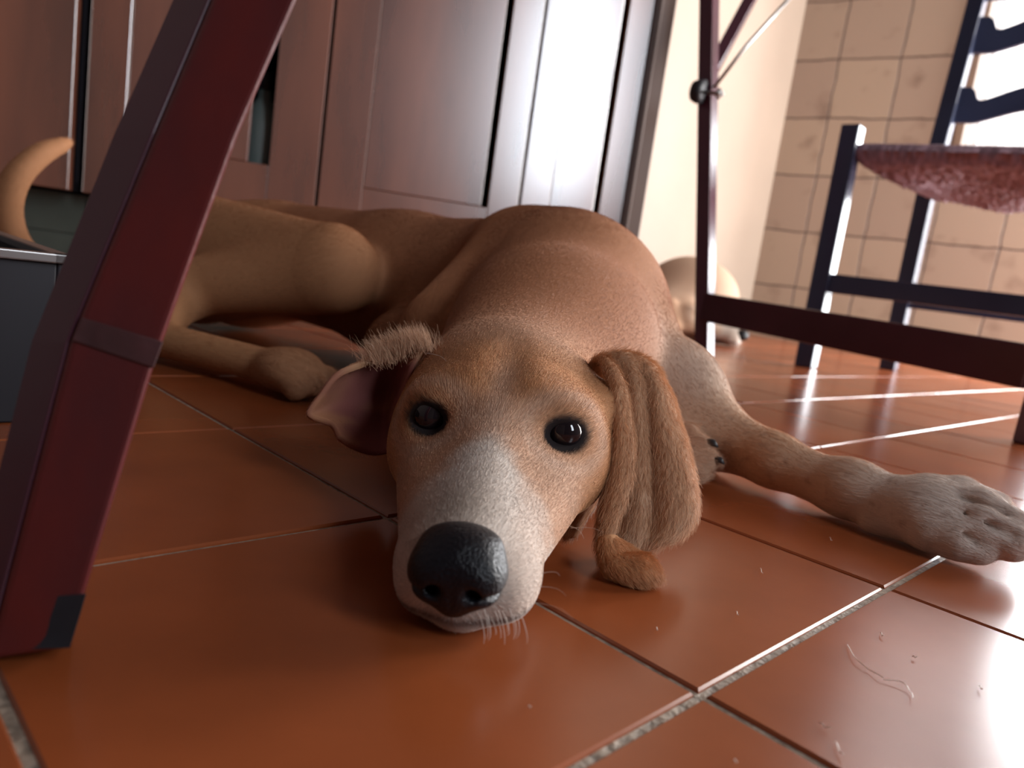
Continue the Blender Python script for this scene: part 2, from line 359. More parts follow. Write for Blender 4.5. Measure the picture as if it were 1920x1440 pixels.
# ------------------------------------------------------------------ rush-seated ladder-back chair
def chair():
    A = fl(1510, 688); B = fl(1665, 693)
    A = A[:2]; B = B[:2]; fd = np.array([math.cos(math.radians(-34)), math.sin(math.radians(-34))])
    A2 = A+fd*.44; B2 = B+fd*.36; SH = .455
    r = empty('dining_chair', (A[0], A[1], 0), 'navy ladder-back chair with woven rush seat in front of the tiled wall', 'chair')
    w_ = .036; fp = np.array([math.cos(math.radians(-41)), math.sin(math.radians(-41))])
    bd = (B-A)/np.linalg.norm(B-A)
    def post(p, z1, lean=None, name='leg'):
        m = MB()
        if lean is None: m.bar((*p, 0), (*p, z1), w_, w_, up=(*fp, 0))
        else:
            q = p+bd*lean; zs = [(0, p), (.44, p), (z1, q)]
            V = []; n = np.array([-fp[1], fp[0]])
            for z, c in zs:
                for a, b in ((-1, -1), (1, -1), (1, 1), (-1, 1)): x = c+fp*a*w_/2+n*b*w_/2; V.append((x[0], x[1], z))
            m.V = V; m.F = [(0, 3, 2, 1), (8, 9, 10, 11)]+[(k*4+e, k*4+(e+1) % 4, k*4+4+(e+1) % 4, k*4+4+e) for k in range(2) for e in range(4)]
        return bevel(m.build(name, M['navy'], r), .003)
    post(A, .486); post(A2, .486); post(B, .98, .07); post(B2, .98, .07)
    def rail(p, q, z, th, h, name='stretcher'):
        m = MB(); m.bar((*p, z), (*q, z), th, h); return bevel(m.build(name, M['navy'], r), .002)
    zA = onplane(1555, 531, A, fd)[1]
    rail(A, A2, zA, .018, .038); rail(B, B2, zA-.004, .016, .03)
    # shaped back slats with lobed ends
    for zc in (.655, .82, .945):
        V = []; n = 40; th = .014; q0 = B+bd*(.07*(zc-.44)/.54); q1 = B2+bd*(.07*(zc-.44)/.54); nn = np.array([-fd[1], fd[0]])
        for i in range(n+1):
            t = i/n; e = min(t, 1-t)
            lobe = math.exp(-(max(e-.09, 0)/.05)**4)
            wav = .040*math.sin(math.pi*min(max((e-.14)/.36, 0), 1)*.5)**1.4
            lo = -.052+wav*.8; hi = .030*lobe+(-.002+wav)*(1-lobe)
            if e < .012: hi *= .6+.4*e/.012; lo *= .75+.25*e/.012
            p = q0*(1-t)+q1*t+bd*.012*math.sin(math.pi*t)
            for z, d in ((lo, -th/2), (hi, -th/2), (hi, th/2), (lo, th/2)): x = p+nn*d; V.append((x[0], x[1], zc+z))
        Fc = [(0, 1, 2, 3), tuple(4*n+k for k in range(4))]+[(i*4+e, i*4+(e+1) % 4, i*4+4+(e+1) % 4, i*4+4+e) for i in range(n) for e in range(4)]
        bevel(mesh('back_slat', V, Fc, M['navy'], r), .002)
    # rush seat
    n = 90; k = 60; V = []; Fc = []
    P00, P10, P01, P11 = A+fd*.012-bd*.014, A2-fd*.012-bd*.014, B+fd*.012, B2-fd*.012
    def row(top):
        for j in range(k+1):
            v = j/k
            for i in range(n+1):
                u = i/n; p = P00*(1-u)*(1-v)+P10*u*(1-v)+P01*(1-u)*v+P11*u*v
                e = min(u, 1-u, v*1.0, (1-v)); q = min(e/.05, 1); rnd = math.sqrt(max(1-(1-q)**2, 0))
                rg = .0006*math.sin(p@fd*1500)+rng.normal(0, .0008)
                if top: z = SH+.0*u-.018+.018*rnd-.006*min(e/.3, 1)+rg*.3
                else:
                    sag = math.sin(math.pi*min(max(u, 0), 1))**.7*math.sin(math.pi*min(v*1.6, 1)*.5)
                    z = SH-.018-.018*rnd-.034*min(e/.22, 1)**.8*(.75+.25*math.sin(9*u+4*v))+rg*1.4+rng.normal(0, .0022)*min(e/.1, 1)
                V.append((p[0], p[1], z))
    row(True); row(False); o_ = (n+1)*(k+1)
    for j in range(k):
        for i in range(n):
            a = j*(n+1)+i; Fc.append((a, a+1, a+n+2, a+n+1)); Fc.append((o_+a, o_+a+n+1, o_+a+n+2, o_+a+1))
    ring = [i for i in range(n+1)]+[(j)*(n+1)+n for j in range(1, k+1)]+[k*(n+1)+i for i in range(n-1, -1, -1)]+[j*(n+1) for j in range(k-1, 0, -1)]
    for x, y in zip(ring, ring[1:]+ring[:1]): Fc.append((x, y, o_+y, o_+x))
    mesh('seat', V, Fc, M['straw'], r, True, label='woven rush seat sagging underneath')
chair()

# ================================================================== DOGS
# Each body is one implicit surface: tapered limbs and ellipsoids blended smoothly, meshed once.
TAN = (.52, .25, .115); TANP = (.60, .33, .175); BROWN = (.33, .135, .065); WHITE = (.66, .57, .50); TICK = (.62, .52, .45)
DARK = (.02, .014, .014)
def mixc(a, b, t): return tuple(a[i]*(1-t)+b[i]*t for i in range(3))
class Sdf:
    def __init__(s): s.p = []
    def cone(s, a, b, ra, rb, k=.02, col=TAN, flow=None, sub=False):
        a = np.array(a, float); b = np.array(b, float); d = b-a
        s.p.append(dict(t=0, a=a, b=b, ra=ra, rb=rb, k=k, col=col, flow=np.array(flow if flow is not None else d, float), sub=sub,
                        c=(a+b)/2, R=np.linalg.norm(d)/2+max(ra, rb)))
    def ell(s, c, r, k=.02, col=TAN, flow=(0, 1, 0), axes=None, sub=False):
        c = np.array(c, float); r = np.array(r, float); A = np.eye(3) if axes is None else np.array(axes, float)
        s.p.append(dict(t=1, c=c, r=r, A=A, k=k, col=col, flow=np.array(flow, float), sub=sub, R=max(r)))
    def dist(s, q, P):
        if q['t'] == 0:
            ba = q['b']-q['a']; pa = P-q['a']; t = np.clip(pa@ba/max(ba@ba, 1e-12), 0, 1)
            return np.linalg.norm(pa-t[:, None]*ba, axis=1)-(q['ra']+(q['rb']-q['ra'])*t)
        L = (P-q['c'])@q['A'].T; k0 = np.linalg.norm(L/q['r'], axis=1); k1 = np.linalg.norm(L/q['r']**2, axis=1)+1e-9
        return k0*(k0-1)/k1
    def ev(s, P, prims=None):
        d = None
        for q in (prims if prims is not None else s.p):
            e = s.dist(q, P); k = q['k']
            if q['sub']:
                h = np.maximum(k-np.abs(d+e), 0)/k; d = np.maximum(d, -e)+h*h*k*.25
            elif d is None: d = e
            else: h = np.maximum(k-np.abs(d-e), 0)/k; d = np.minimum(d, e)-h*h*k*.25
        return np.maximum(d, .0012-P[:, 2])
    def surface(s, vox):
        import openvdb as vdb
        lo = np.min([q['c']-q['R'] for q in s.p if not q['sub']], axis=0)-.01; hi = np.max([q['c']+q['R'] for q in s.p if not q['sub']], axis=0)+.01
        lo[2] = max(lo[2], -.01)
        B = 16; i0 = np.floor(lo/vox/B).astype(int); i1 = np.ceil(hi/vox/B).astype(int)
        g = vdb.FloatGrid(1.0); idx = np.stack(np.meshgrid(*[np.arange(B)]*3, indexing='ij'), -1).reshape(-1, 3)
        half = B*vox*.5*1.75
        cen = np.stack(np.meshgrid(*[np.arange(i0[k], i1[k]) for k in range(3)], indexing='ij'), -1).reshape(-1, 3)
        C3 = (cen+.5)*B*vox
        base = s.ev(C3); D = [s.dist(q, C3) for q in s.p]
        for n in range(len(cen)):
            if base[n] > half*1.25: continue
            o = tuple(int(x) for x in cen[n]*B)
            if base[n] < -half*1.6:
                g.copyFromArray(np.full((B, B, B), -1., np.float32), ijk=o, tolerance=0); continue
            pr = [q for q, d in zip(s.p, D) if (d[n] < (abs(base[n])+2.2*half+q['k']))]
            if not [q for q in pr if not q['sub']]: continue
            while pr[0]['sub']: pr = pr[1:]+pr[:1]
            P = (cen[n]*B+idx)*vox
            g.copyFromArray((s.ev(P, pr)/vox*.3).clip(-1, 1).reshape(B, B, B).astype(np.float32), ijk=o, tolerance=0)
        V, T, Q = g.convertToPolygons(isovalue=0.0, adaptivity=0.0)
        V = V.astype(float)*vox
        return V, Q[:, ::-1] if len(Q) else T
    def attr(s, V, kk=.006):
        W = np.zeros(len(V)); Cc = np.zeros((len(V), 3)); Fl = np.zeros((len(V), 3))
        for q in s.p:
            if q['sub']: continue
            d = s.dist(q, V); w = np.exp(-np.clip(d, -.001, 1)/kk)*1.0
            col = q['col'](V) if callable(q['col']) else np.array(q['col'])
            W += w; Cc += w[:, None]*col; Fl += w[:, None]*(q['flow']/np.linalg.norm(q['flow']))
        return Cc/(W[:, None]+1e-12), Fl/(np.linalg.norm(Fl, axis=1)[:, None]+1e-9)

def catmull(P, n):
    P = np.array(P, float); m_ = len(P); X = np.concatenate([2*P[:1]-P[1:2], P, 2*P[-1:]-P[-2:-1]]); out = []
    for i in np.linspace(0, m_-1, n):
        j = min(int(i), m_-2); t = i-j; a, b, c, d = X[j:j+4]
        out.append(.5*((2*b)+(-a+c)*t+(2*a-5*b+4*c-d)*t*t+(-a+3*b-3*c+d)*t**3))
    return np.array(out)
def smooth(x, a, b): t = np.clip((x-a)/(b-a), 0, 1); return t*t*(3-2*t)
def vnoise(P, f, seed=0):
    r = np.random.default_rng(seed); o = 0
    for i in range(6):
        k = r.normal(0, 1, 3); k /= np.linalg.norm(k); o = o+np.sin(P@k*f*(1+.45*i)+r.uniform(0, 6))*(.8**i)
    return o/3
class HeadFrame:
    def __init__(s, O, fwd, roll, sc, pitch=0):
        s.O = np.array(O, float); s.sc = sc
        f = np.array([fwd[0], fwd[1], 0.]); f /= np.linalg.norm(f)
        side = np.cross(f, [0, 0, 1.])*-1; side = -np.cross([0, 0, 1.], f)*-1
        side = np.array([-f[1], f[0], 0.])      # dog's left = image right when it faces us
        up = np.array([0, 0, 1.])
        side, up = side*math.cos(roll)+up*math.sin(roll), up*math.cos(roll)-side*math.sin(roll)
        f, up = f*math.cos(pitch)-up*math.sin(pitch), up*math.cos(pitch)+f*math.sin(pitch)
        s.A = np.array([side, f, up])
    def w(s, a, b, c): return s.O+(np.array([a, b, c])*s.sc*.01)@s.A
    def l(s, P): return (P-s.O)@s.A.T/(s.sc*.01)
EX, EU = 2.62, 4.95
def head_prims(S, H, brown=TAN):
    c = H.sc*.01
    def col(V):
        L = H.l(V); a, f, u = np.abs(L[:, 0]), L[:, 1], L[:, 2]
        base = np.array(brown)[None]*np.ones((len(V), 1))
        base = base*(1+.10*vnoise(V, 160, 3))[:, None]
        pale = smooth(u, 6.2, 8.4)*smooth(f, -2, -6)*.25+.25*smooth(f, 0, 3)
        base = base*(1-pale[:, None])+np.array(WHITE)*pale[:, None]
        wob = .55*vnoise(V, 260, 5)
        bz = np.exp(-(L[:, 0]/(.55+.25*smooth(f, 0, 2)))**2)*smooth(f, -5, 1)*.28              # thin blaze
        mz = smooth(f+wob-.95*a+1.6*smooth(u, 2.6, 1.4)*(f > 2), 2.1, 4.4)*(1-.25*smooth(a, .8, 1.8))                                   # white muzzle
        wv = np.clip(bz+mz, 0, 1)[:, None]
        out = base*(1-wv)+np.array(WHITE)*wv
        gr = (np.exp(-(((f-7.4)/1.9)**2+((L[:, 0]+.3)/1.3)**2))*(u > 2.4)*.55)[:, None]            # tan-grey saddle behind the nose
        out = out*(1-gr)+np.array((.33, .25, .19))*gr
        for sg in (-1, 1):                                                                       # dark lid skin
            e = np.linalg.norm((L-np.array([sg*EX, .55, EU]))*np.array([.95, .8, 1.22]), axis=1)
            k = (1-smooth(e, .84, 1.14))[:, None]; out = out*(1-k)+np.array(DARK)*k
            tear = (np.exp(-(((L[:, 0]-sg*1.75)/.35)**2+((f-1.3)/.5)**2+((u-4.5)/.35)**2))*.8)[:, None]
            out = out*(1-tear)+np.array(DARK)*tear
            k2 = (np.exp(-((e-1.75)/.4)**2)*.22)[:, None]; out = out*(1-k2)+np.array(WHITE)*k2  # pale ring round the eye: light catch painted into the coat
        lip = (np.exp(-((u-.62-.10*a)/.16)**2)*(f > 3)*.8)[:, None]
        return out*(1-lip)+np.array((.08, .04, .04))*lip
    def E(p, r, k=.8, fl=(0, -1, 0), sub=False): S.ell(H.w(*p), np.array(r)*c, k*c, col, H.w(*fl)-H.O, H.A, sub)
    def Cn(p, q, ra, rb, k=.8, fl=(0, -1, 0), sub=False): S.cone(H.w(*p), H.w(*q), ra*c, rb*c, k*c, col, H.w(*fl)-H.O, sub)
    E((0, -5.0, 4.35), (4.75, 5.5, 3.4), 1.2, (0, -1, .1)); E((0, -1.6, 4.9), (3.3, 3.1, 2.15), 1.4, (0, -1, .3))
    for g in (-1, 1):
        E((g*2.3, -.75, 5.6), (1.45, 1.5, .85), 1.0, (g*.4, -1, .4))                       # brow
        E((g*3.2, -2.8, 3.5), (1.65, 3.4, 2.3), 1.2, (g*.3, -1, -.2))                      # cheek
        Cn((g*2.2, -.8, 3.1), (g*.98, 6.6, 1.85), 2.0, 1.22, 1.0, (g*.35, -1, -.15))      # wedge of the muzzle
        E((g*1.25, 7.2, 1.45), (1.0+.12*g, 1.6, 1.2), .7, (g*.7, -1, -.4))                       # flews
    Cn((0, .6, 3.9), (0, 7.6, 2.35), 1.95, 1.25, 1.0, (0, -1, .1)); Cn((0, -4, 2.2), (0, 8.0, .85), 2.3, .80, .9, (0, -1, 0))
    for g in (1,): E((g*4.35, -4.3, 5.3), (1.35, 1.9, 1.15), .8, (g*.5, -.6, -.6))       # ear roots
    for g in (-1, 1):
        E((g*EX, .95, EU), (.74, .95, .58), .35, sub=True)
        for k in range(16):                                                                # lids ring
            a0, a1 = 2*math.pi*k/16, 2*math.pi*(k+1)/16
            nrm = np.array([g*.36, .90, .22]); nrm /= np.linalg.norm(nrm); t1 = np.array([nrm[1], -nrm[0], 0.]); t1 /= np.linalg.norm(t1); t2 = np.cross(t1, nrm)
            ce = np.array([g*EX, .62, EU])
            pp = [ce+t1*math.cos(x)*.84+t2*math.sin(x)*.62-nrm*.16*abs(math.cos(x)) for x in (a0, a1)]
            r_ = .20 if t2[2]*math.sin(a0) > .2 else .14
            Cn(pp[0], pp[1], r_, r_, .30, (g*.3, -1, .2))
    Cn((0, .4, 7.05), (0, -4.0, 8.5), .26, .26, 1.5, sub=True)                            # forehead furrow

def set_col(me, Cc, name='Col'):
    a = me.attributes.new(name, 'FLOAT_COLOR', 'POINT')
    a.data.foreach_set('color', np.c_[np.clip(Cc, 0, 1), np.ones(len(Cc))].astype(np.float32).ravel())
def skin_mat(name, rough=.75, attr='Col', sheen=.0, mul=1.0):
    m, N, L, b = nt(name); at_ = N.new('ShaderNodeAttribute'); at_.attribute_name = attr
    hs = N.new('ShaderNodeHueSaturation'); hs.inputs['Value'].default_value = mul; L.new(at_.outputs['Color'], hs.inputs['Color'])
    L.new(hs.outputs[0], b.inputs['Base Color']); b.inputs['Roughness'].default_value = rough
    b.inputs['Specular IOR Level'].default_value = .25; b.inputs['Sheen Weight'].default_value = sheen
    return m
M['coat'] = skin_mat('short_coat', .8, mul=.85); M['hair'] = skin_mat('coat_hair', .5, mul=1.08)
M['eye'] = simple('eye_glossy', (.012, .008, .010), .04, spec=.6)
M['nose'] = simple('nose_leather', (.006, .006, .009), .30, .3, 900, .35, .32)
M['claw'] = simple('claw', (.03, .028, .03), .3)
def fast_mesh(name, V, Q, mat, parent):
    me = bpy.data.meshes.new(name); n, k = Q.shape
    me.vertices.add(len(V)); me.vertices.foreach_set('co', V.astype(np.float32).ravel())
    me.loops.add(n*k); me.loops.foreach_set('vertex_index', Q.astype(np.int32).ravel())
    me.polygons.add(n); me.polygons.foreach_set('loop_start', (np.arange(n)*k).astype(np.int32))
    me.polygons.foreach_set('use_smooth', np.ones(n, bool)); me.update(calc_edges=True); me.validate()
    me.materials.append(mat); o = bpy.data.objects.new(name, me); COL.objects.link(o)
    if parent: o.parent = parent; bpy.context.view_layer.update(); o.matrix_parent_inverse = parent.matrix_world.inverted()
    return o
def normals_of(V, Q):
    a, b, c, d = (V[Q[:, i]] for i in range(4)); fn = np.cross(c-a, d-b); ar = np.linalg.norm(fn, axis=1)*.5
    vn = np.zeros_like(V)
    for i in range(4): np.add.at(vn, Q[:, i], fn)
    return vn/(np.linalg.norm(vn, axis=1)[:, None]+1e-12), ar
def relax(V, Q, n=2, f=.5):
    for _ in range(n):
        A = np.zeros_like(V); c = np.zeros(len(V))
        for i in range(4):
            for j in (1, 3): np.add.at(A, Q[:, i], V[Q[:, (i+j) % 4]]); np.add.at(c, Q[:, i], 1)
        V = V*(1-f)+A/np.maximum(c, 1)[:, None]*f
    return V
HAIR = []
def grow(V, Q, Cc, Fl, count, length, lift, rad=.00006, weight=None, npt=4, jitter=.25):
    """scatter short hairs over quads; length / weight are functions of points"""
    vn, ar = normals_of(V, Q); cen = V[Q].mean(axis=1)
    wgt = ar.copy()
    if weight is not None: wgt *= weight(cen)
    pr = wgt/wgt.sum(); f = rng.choice(len(Q), count, p=pr); u, v = rng.random((2, count))
    q = Q[f]; W = np.stack([(1-u)*(1-v), u*(1-v), u*v, (1-u)*v], 1)[:, :, None]
    P = (V[q]*W).sum(1); Nn = (vn[q]*W).sum(1); Nn /= np.linalg.norm(Nn, axis=1)[:, None]+1e-9
    c = (Cc[q]*W).sum(1); F = (Fl[q]*W).sum(1)
    c = c*(1+rng.normal(0, .13, (count, 1))); F = F+rng.normal(0, jitter, F.shape)
    F -= (F*Nn).sum(1)[:, None]*Nn; F /= np.linalg.norm(F, axis=1)[:, None]+1e-9
    ln = (length(P) if callable(length) else length)*rng.uniform(.6, 1.15, count)
    lf = lift*rng.uniform(.5, 1.6, count)
    pts = []
    for k in range(npt):
        t = k/(npt-1); pts.append(P+F*(ln*t)[:, None]+Nn*(ln*lf*(t-.45*t*t)-.0003)[:, None]+F*0)
    X = np.stack(pts, 1); ok = (Cc[q].mean(1).sum(1) > .12)
    X[:, :, 2] = np.maximum(X[:, :, 2], .0006)
    HAIR.append((X[ok], c[ok], rad))
def build_hair(name, parent, label=None):
    X = np.concatenate([h[0] for h in HAIR]); Cc = np.concatenate([h[1] for h in HAIR]); n, k = X.shape[:2]
    R = np.concatenate([np.full(len(h[0]), h[2]) for h in HAIR])
    cu = bpy.data.hair_curves.new(name); cu.add_curves([k]*n)
    cu.attributes['position'].data.foreach_set('vector', X.astype(np.float32).ravel())
    ra = cu.attributes.get('radius') or cu.attributes.new('radius', 'FLOAT', 'POINT')
    ra.data.foreach_set('value', (R[:, None]*np.linspace(1, .25, k)[None]).astype(np.float32).ravel())
    a = cu.attributes.new('Col', 'FLOAT_COLOR', 'CURVE'); a.data.foreach_set('color', np.c_[np.clip(Cc, 0, 1), np.ones(n)].astype(np.float32).ravel())
    cu.materials.append(M['hair']); o = bpy.data.objects.new(name, cu); COL.objects.link(o)
    o.parent = parent; bpy.context.view_layer.update(); o.matrix_parent_inverse = parent.matrix_world.inverted()
    HAIR.clear(); return o
def sphere(name, c, r, mat, parent, axes=None, seg=32, fn=None):
    V = []; Q = []; n = seg; m_ = seg//2; A = np.eye(3) if axes is None else axes; r = np.array(r)*np.ones(3)
    for j in range(m_+1):
        for i in range(n):
            a, b = 2*math.pi*i/n, math.pi*j/m_; p = np.array([math.sin(b)*math.cos(a), math.sin(b)*math.sin(a), math.cos(b)])
            p = p*r if fn is None else fn(p)*r
            V.append(np.array(c)+p@A)
    for j in range(m_):
        for i in range(n): Q.append((j*n+i, j*n+(i+1) % n, (j+1)*n+(i+1) % n, (j+1)*n+i))
    return mesh(name, V, Q, mat, parent, True)
def sheet(rows, nu, nv):
    """rows of (px, py, depth) control points -> dense world grid"""
    G = np.stack([catmull(r, nu) for r in rows], 0)                 # rows x nu x 3
    G = np.stack([catmull(G[:, i], nv) for i in range(nu)], 1)      # nv x nu x 3
    return G
def ear(name, rows, parent, colf, thick=.0022, nu=90, nv=90, hair=9000, flow_down=True, hl=.005, lift=.35):
    G = sheet(rows, nu, nv); V = np.array([at(*p) for p in G.reshape(-1, 3)])
    Q = np.array([(j*nu+i, j*nu+i+1, (j+1)*nu+i+1, (j+1)*nu+i) for j in range(nv-1) for i in range(nu-1)])
    vn, _ = normals_of(V, Q)
    I, J_ = np.meshgrid(np.arange(nu), np.arange(nv)); e = np.minimum.reduce([I, nu-1-I, nv-1-J_]).ravel()/3.
    th = thick*.5*np.sqrt(1-(1-np.clip(e, 0, 1))**2)+.00015
    if True: V2 = np.concatenate([V+vn*th[:, None], V-vn*th[:, None]])
    n = len(V); V2[:, 2] = np.maximum(V2[:, 2], .0008)
    rim = [i for i in range(nu)]+[j*nu+nu-1 for j in range(1, nv)]+[(nv-1)*nu+i for i in range(nu-2, -1, -1)]+[j*nu for j in range(nv-2, 0, -1)]
    sideq = [(a, b, b+n, a+n) for a, b in zip(rim, rim[1:]+rim[:1])]
    Q2 = np.concatenate([Q, Q[:, ::-1]+n, np.array(sideq)])
    U2 = np.tile(np.stack([I.ravel()/(nu-1), J_.ravel()/(nv-1)], 1), (2, 1))
    Cc = colf(U2, V2); o = fast_mesh(name, V2, Q2, M['coat'], parent); set_col(o.data, Cc)
    bm = bmesh.new(); bm.from_mesh(o.data); bmesh.ops.recalc_face_normals(bm, faces=bm.faces); bm.to_mesh(o.data); bm.free()
    # hairs follow the leather downwards
    Fl = np.zeros((nv, nu, 3)); Gw = V.reshape(nv, nu, 3); Fl[:-1] = Gw[1:]-Gw[:-1]; Fl[-1] = Fl[-2]
    Fl = Fl.reshape(-1, 3); Fl /= np.linalg.norm(Fl, axis=1)[:, None]+1e-9; Fl = np.tile(Fl, (2, 1))
    # orient quads outward for both skins
    Qh = np.concatenate([Q, Q[:, ::-1]+n])
    if hair: grow(V2, Qh, Cc, Fl, hair, hl, lift)
    return o

# ------------------------------------------------------------------ the tan puppy in front
E0 = at(934, 795, .300)
HD = HeadFrame((E0[0]+.002, E0[1], 0), (-.065, -1), math.radians(2.2), 1.0)
DG = Sdf(); head_prims(DG, HD)
tan_w = mixc(TANP, WHITE, .45)
# neck, chest, shoulders
SHD = (.38, .155, .072)
DG.cone((-.004, .375, .046), (.030, .50, .064), .038, .048, .03, SHD, (.05, .1, .03))
DG.cone((.030, .50, .064), (.035, .62, .082), .048, .064, .05, SHD, (.05, .1, .03))
DG.cone((.000, .43, .048), (-.005, .61, .098), .036, .038, .05, SHD, (-.1, 1, .3))
DG.cone((.03, .46, .048), (.045, .60, .080), .036, .050, .05, SHD, (.1, 1, .3))
DG.ell((.036, .630, .078), (.072, .080, .077), .05, SHD, (-.2, .6, .1))
DG.cone((.062, .60, .090), (.100, .530, .048), .040, .034, .025, mixc(SHD, TANP, .5), (.1, -.3, -.6))
DG.ell((.113, .505, .040), (.030, .032, .034), .02, WHITE, (.1, -.3, -.6))
DG.cone((-.010, .645, .129), (-.052, .530, .062), .033, .031, .016, SHD, (-.1, -.2, -.5))
DG.cone((-.050, .530, .045), (.030, .475, .026), .030, .020, .02, TAN, (1, -.5, 0))
DG.cone((.030, .475, .024), (.100, .462, .020), .019, .014, .015, TAN, (1, -.2, 0))
# ribs, loin, rump
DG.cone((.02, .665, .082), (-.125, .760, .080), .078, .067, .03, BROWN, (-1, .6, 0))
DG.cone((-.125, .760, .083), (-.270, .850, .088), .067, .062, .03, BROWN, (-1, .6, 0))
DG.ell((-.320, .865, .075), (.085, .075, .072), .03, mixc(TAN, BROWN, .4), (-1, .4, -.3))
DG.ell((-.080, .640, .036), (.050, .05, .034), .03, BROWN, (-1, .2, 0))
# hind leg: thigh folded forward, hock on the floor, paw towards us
THG = mixc(TAN, BROWN, .45)  # thigh coat darkened in colour to carry the dimmer light on this side
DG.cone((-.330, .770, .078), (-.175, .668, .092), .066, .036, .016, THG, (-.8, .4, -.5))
DG.cone((-.170, .668, .088), (-.305, .665, .055), .034, .024, .02, THG, (-1, .1, -.4))
DG.cone((-.305, .665, .050), (-.290, .590, .020), .024, .0145, .015, TAN, (0, -1, -.5))
DG.cone((-.290, .590, .0185), (-.175, .535, .0175), .0135, .0125, .012, TAN, (1, -.5, 0))
DG.ell((-.158, .527, .0185), (.024, .019, .0165), .01, TAN, (1, -.4, 0))
for k, (dx, dy, dz) in enumerate(((.016, .012, .019), (.020, -.002, .021), (.014, -.014, .017), (.004, -.019, .012))):
    DG.cone((-.163+dx*.3, .527+dy*.5, .018), (-.152+dx, .527+dy, dz*.8), .009, .0085, .004, mixc(TAN, (.2, .1, .08), .4), (1, -.4, 0))
# near foreleg stretched to the right
LG = mixc(TANP, TICK, .15); LW = mixc(TICK, WHITE, .35)
e1, e2, e3, e4 = at(1322, 808, .490), at(1450, 862, .448), at(1590, 920, .415), at(1722, 962, .388)
DG.cone((.112, .515, .040), e1, .032, .0235, .02, mixc(TANP, WHITE, .3), (.6, -.6, 0))
DG.cone(e1, e2, .0225, .0150, .012, LG); DG.cone(e2, e3, .0148, .0140, .01, LG); DG.cone(e3, e4, .0140, .0170, .01, LW)
DG.ell(at(1602, 906, .414), (.013, .012, .010), .012, LG, (1, -1, 0))                  # wrist knob
DG.ell(at(1655, 985, .395), (.011, .008, .007), .008, mixc(LW, DARK, .3), (1, -1, 0))  # carpal pad
DG.ell(at(1752, 962, .385), (.021, .020, .0155), .010, LW, (1, -1, 0))
TO = [((1742, 922, .392), (1800, 925, .388), (1868, 946, .380), .0088, .0068), ((1765, 945, .383), (1835, 952, .374), (1907, 988, .364), .0100, .0082),
      ((1770, 975, .377), (1840, 985, .366), (1893, 1015, .358), .0105, .0096), ((1745, 1000, .374), (1795, 1012, .366), (1832, 1026, .362), .0100, .0088)]
for a, b, c, r0, r1 in TO:
    DG.cone(at(*a), at(*b), r0, r0*.97, .006, LW, (1, -.8, -.1)); DG.cone(at(*b), at(*c), r0*.97, r1, .0035, mixc(LW, (.6, .35, .3), .25), (1, -.8, -.3))
for a, b in (((1795, 934, .3735), (1880, 960, .365)), ((1790, 960, .370), (1898, 1000, .355)), ((1785, 992, .3655), (1855, 1026, .354))):
    DG.cone(at(a[0], a[1], a[2]-.0015), at(b[0], b[1], b[2]-.0030), .0012, .0022, .0045, sub=True)
# far forepaw peeping out under the ear
FP = mixc(TANP, WHITE, .35)
DG.cone(at(1225, 850, .475), at(1280, 862, .458), .016, .0110, .008, mixc(TAN, BROWN, .3), (1, -.4, 0))
for a, b, r0 in (((1240, 812, .470), (1290, 812, .458), .0080), ((1250, 832, .460), (1312, 834, .450), .0080), ((1240, 858, .452), (1325, 862, .443), .0085), ((1240, 882, .450), (1305, 886, .440), .0085)):
    DG.cone(at(*a), at(*b), r0, r0*.9, .0035, FP if r0 != .0101 else TAN, (1, -.4, 0))
# tail curling up at the far left
tp = [(-.385, .885, .085)]+[at(*q) for q in ((150, 520, .93), (95, 512, .88), (35, 470, .83), (12, 400, .80), (30, 335, .79), (75, 290, .80), (125, 268, .82))]
rr = [.028, .022, .019, .016, .014, .012, .010, .006]
tp = catmull(tp, 26); rr = catmull([[r] for r in rr], 26)[:, 0]
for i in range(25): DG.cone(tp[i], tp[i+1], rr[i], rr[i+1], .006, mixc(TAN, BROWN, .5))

dog = empty('dog', (0, .5, 0), 'tan and white puppy lying on the tiles with its chin down, gazing at the camera', 'dog')
V, Q = DG.surface(.0015); V = relax(V, Q, 2, .45); V[:, 2] = np.maximum(V[:, 2], .0012)
Cc, Fl = DG.attr(V, .012)
vn, _ = normals_of(V, Q)
wsel = (Cc.sum(1) > 1.2)                               # ticking on the pale legs
tick = smooth(vnoise(V, 420, 9)+.5*vnoise(V, 900, 10), .55, .9)*(V[:, 0] > .13)*(V[:, 2] < .05)*.35
Cc = Cc*(1-tick[:, None])+np.array((.25, .14, .10))*tick[:, None]
body = fast_mesh('body', V, Q, M['coat'], dog); set_col(body.data, Cc)
Lh = HD.l
def hl(P):
    L = Lh(P); inh = (L[:, 1] > -9)*(np.abs(L[:, 0]) < 6)*(L[:, 2] < 9.5)
    head = .0052-.0032*smooth(L[:, 1], 0, 5)
    return np.where(inh > 0, head, .0085-.003*smooth(P[:, 0], .13, .2))
def hw(P):
    d = np.linalg.norm(P-CP, axis=1); return np.clip(.36/d, 0, 1.5)**2*(P[:, 2] > .003)
vis = lambda P: hw(P)
grow(V, Q, Cc, Fl, 300000, hl, .17, .000055, hw, jitter=.08)
grow(V, Q, Cc*1.05, Fl, 26000, lambda P: hl(P)*1.1, .75, .00005, hw, jitter=.15)
# eyes
for sg in (-1, 1):
    c = HD.w(sg*EX, .10, EU-.02); sphere('eye', c, .0084, M['eye'], dog, HD.A)
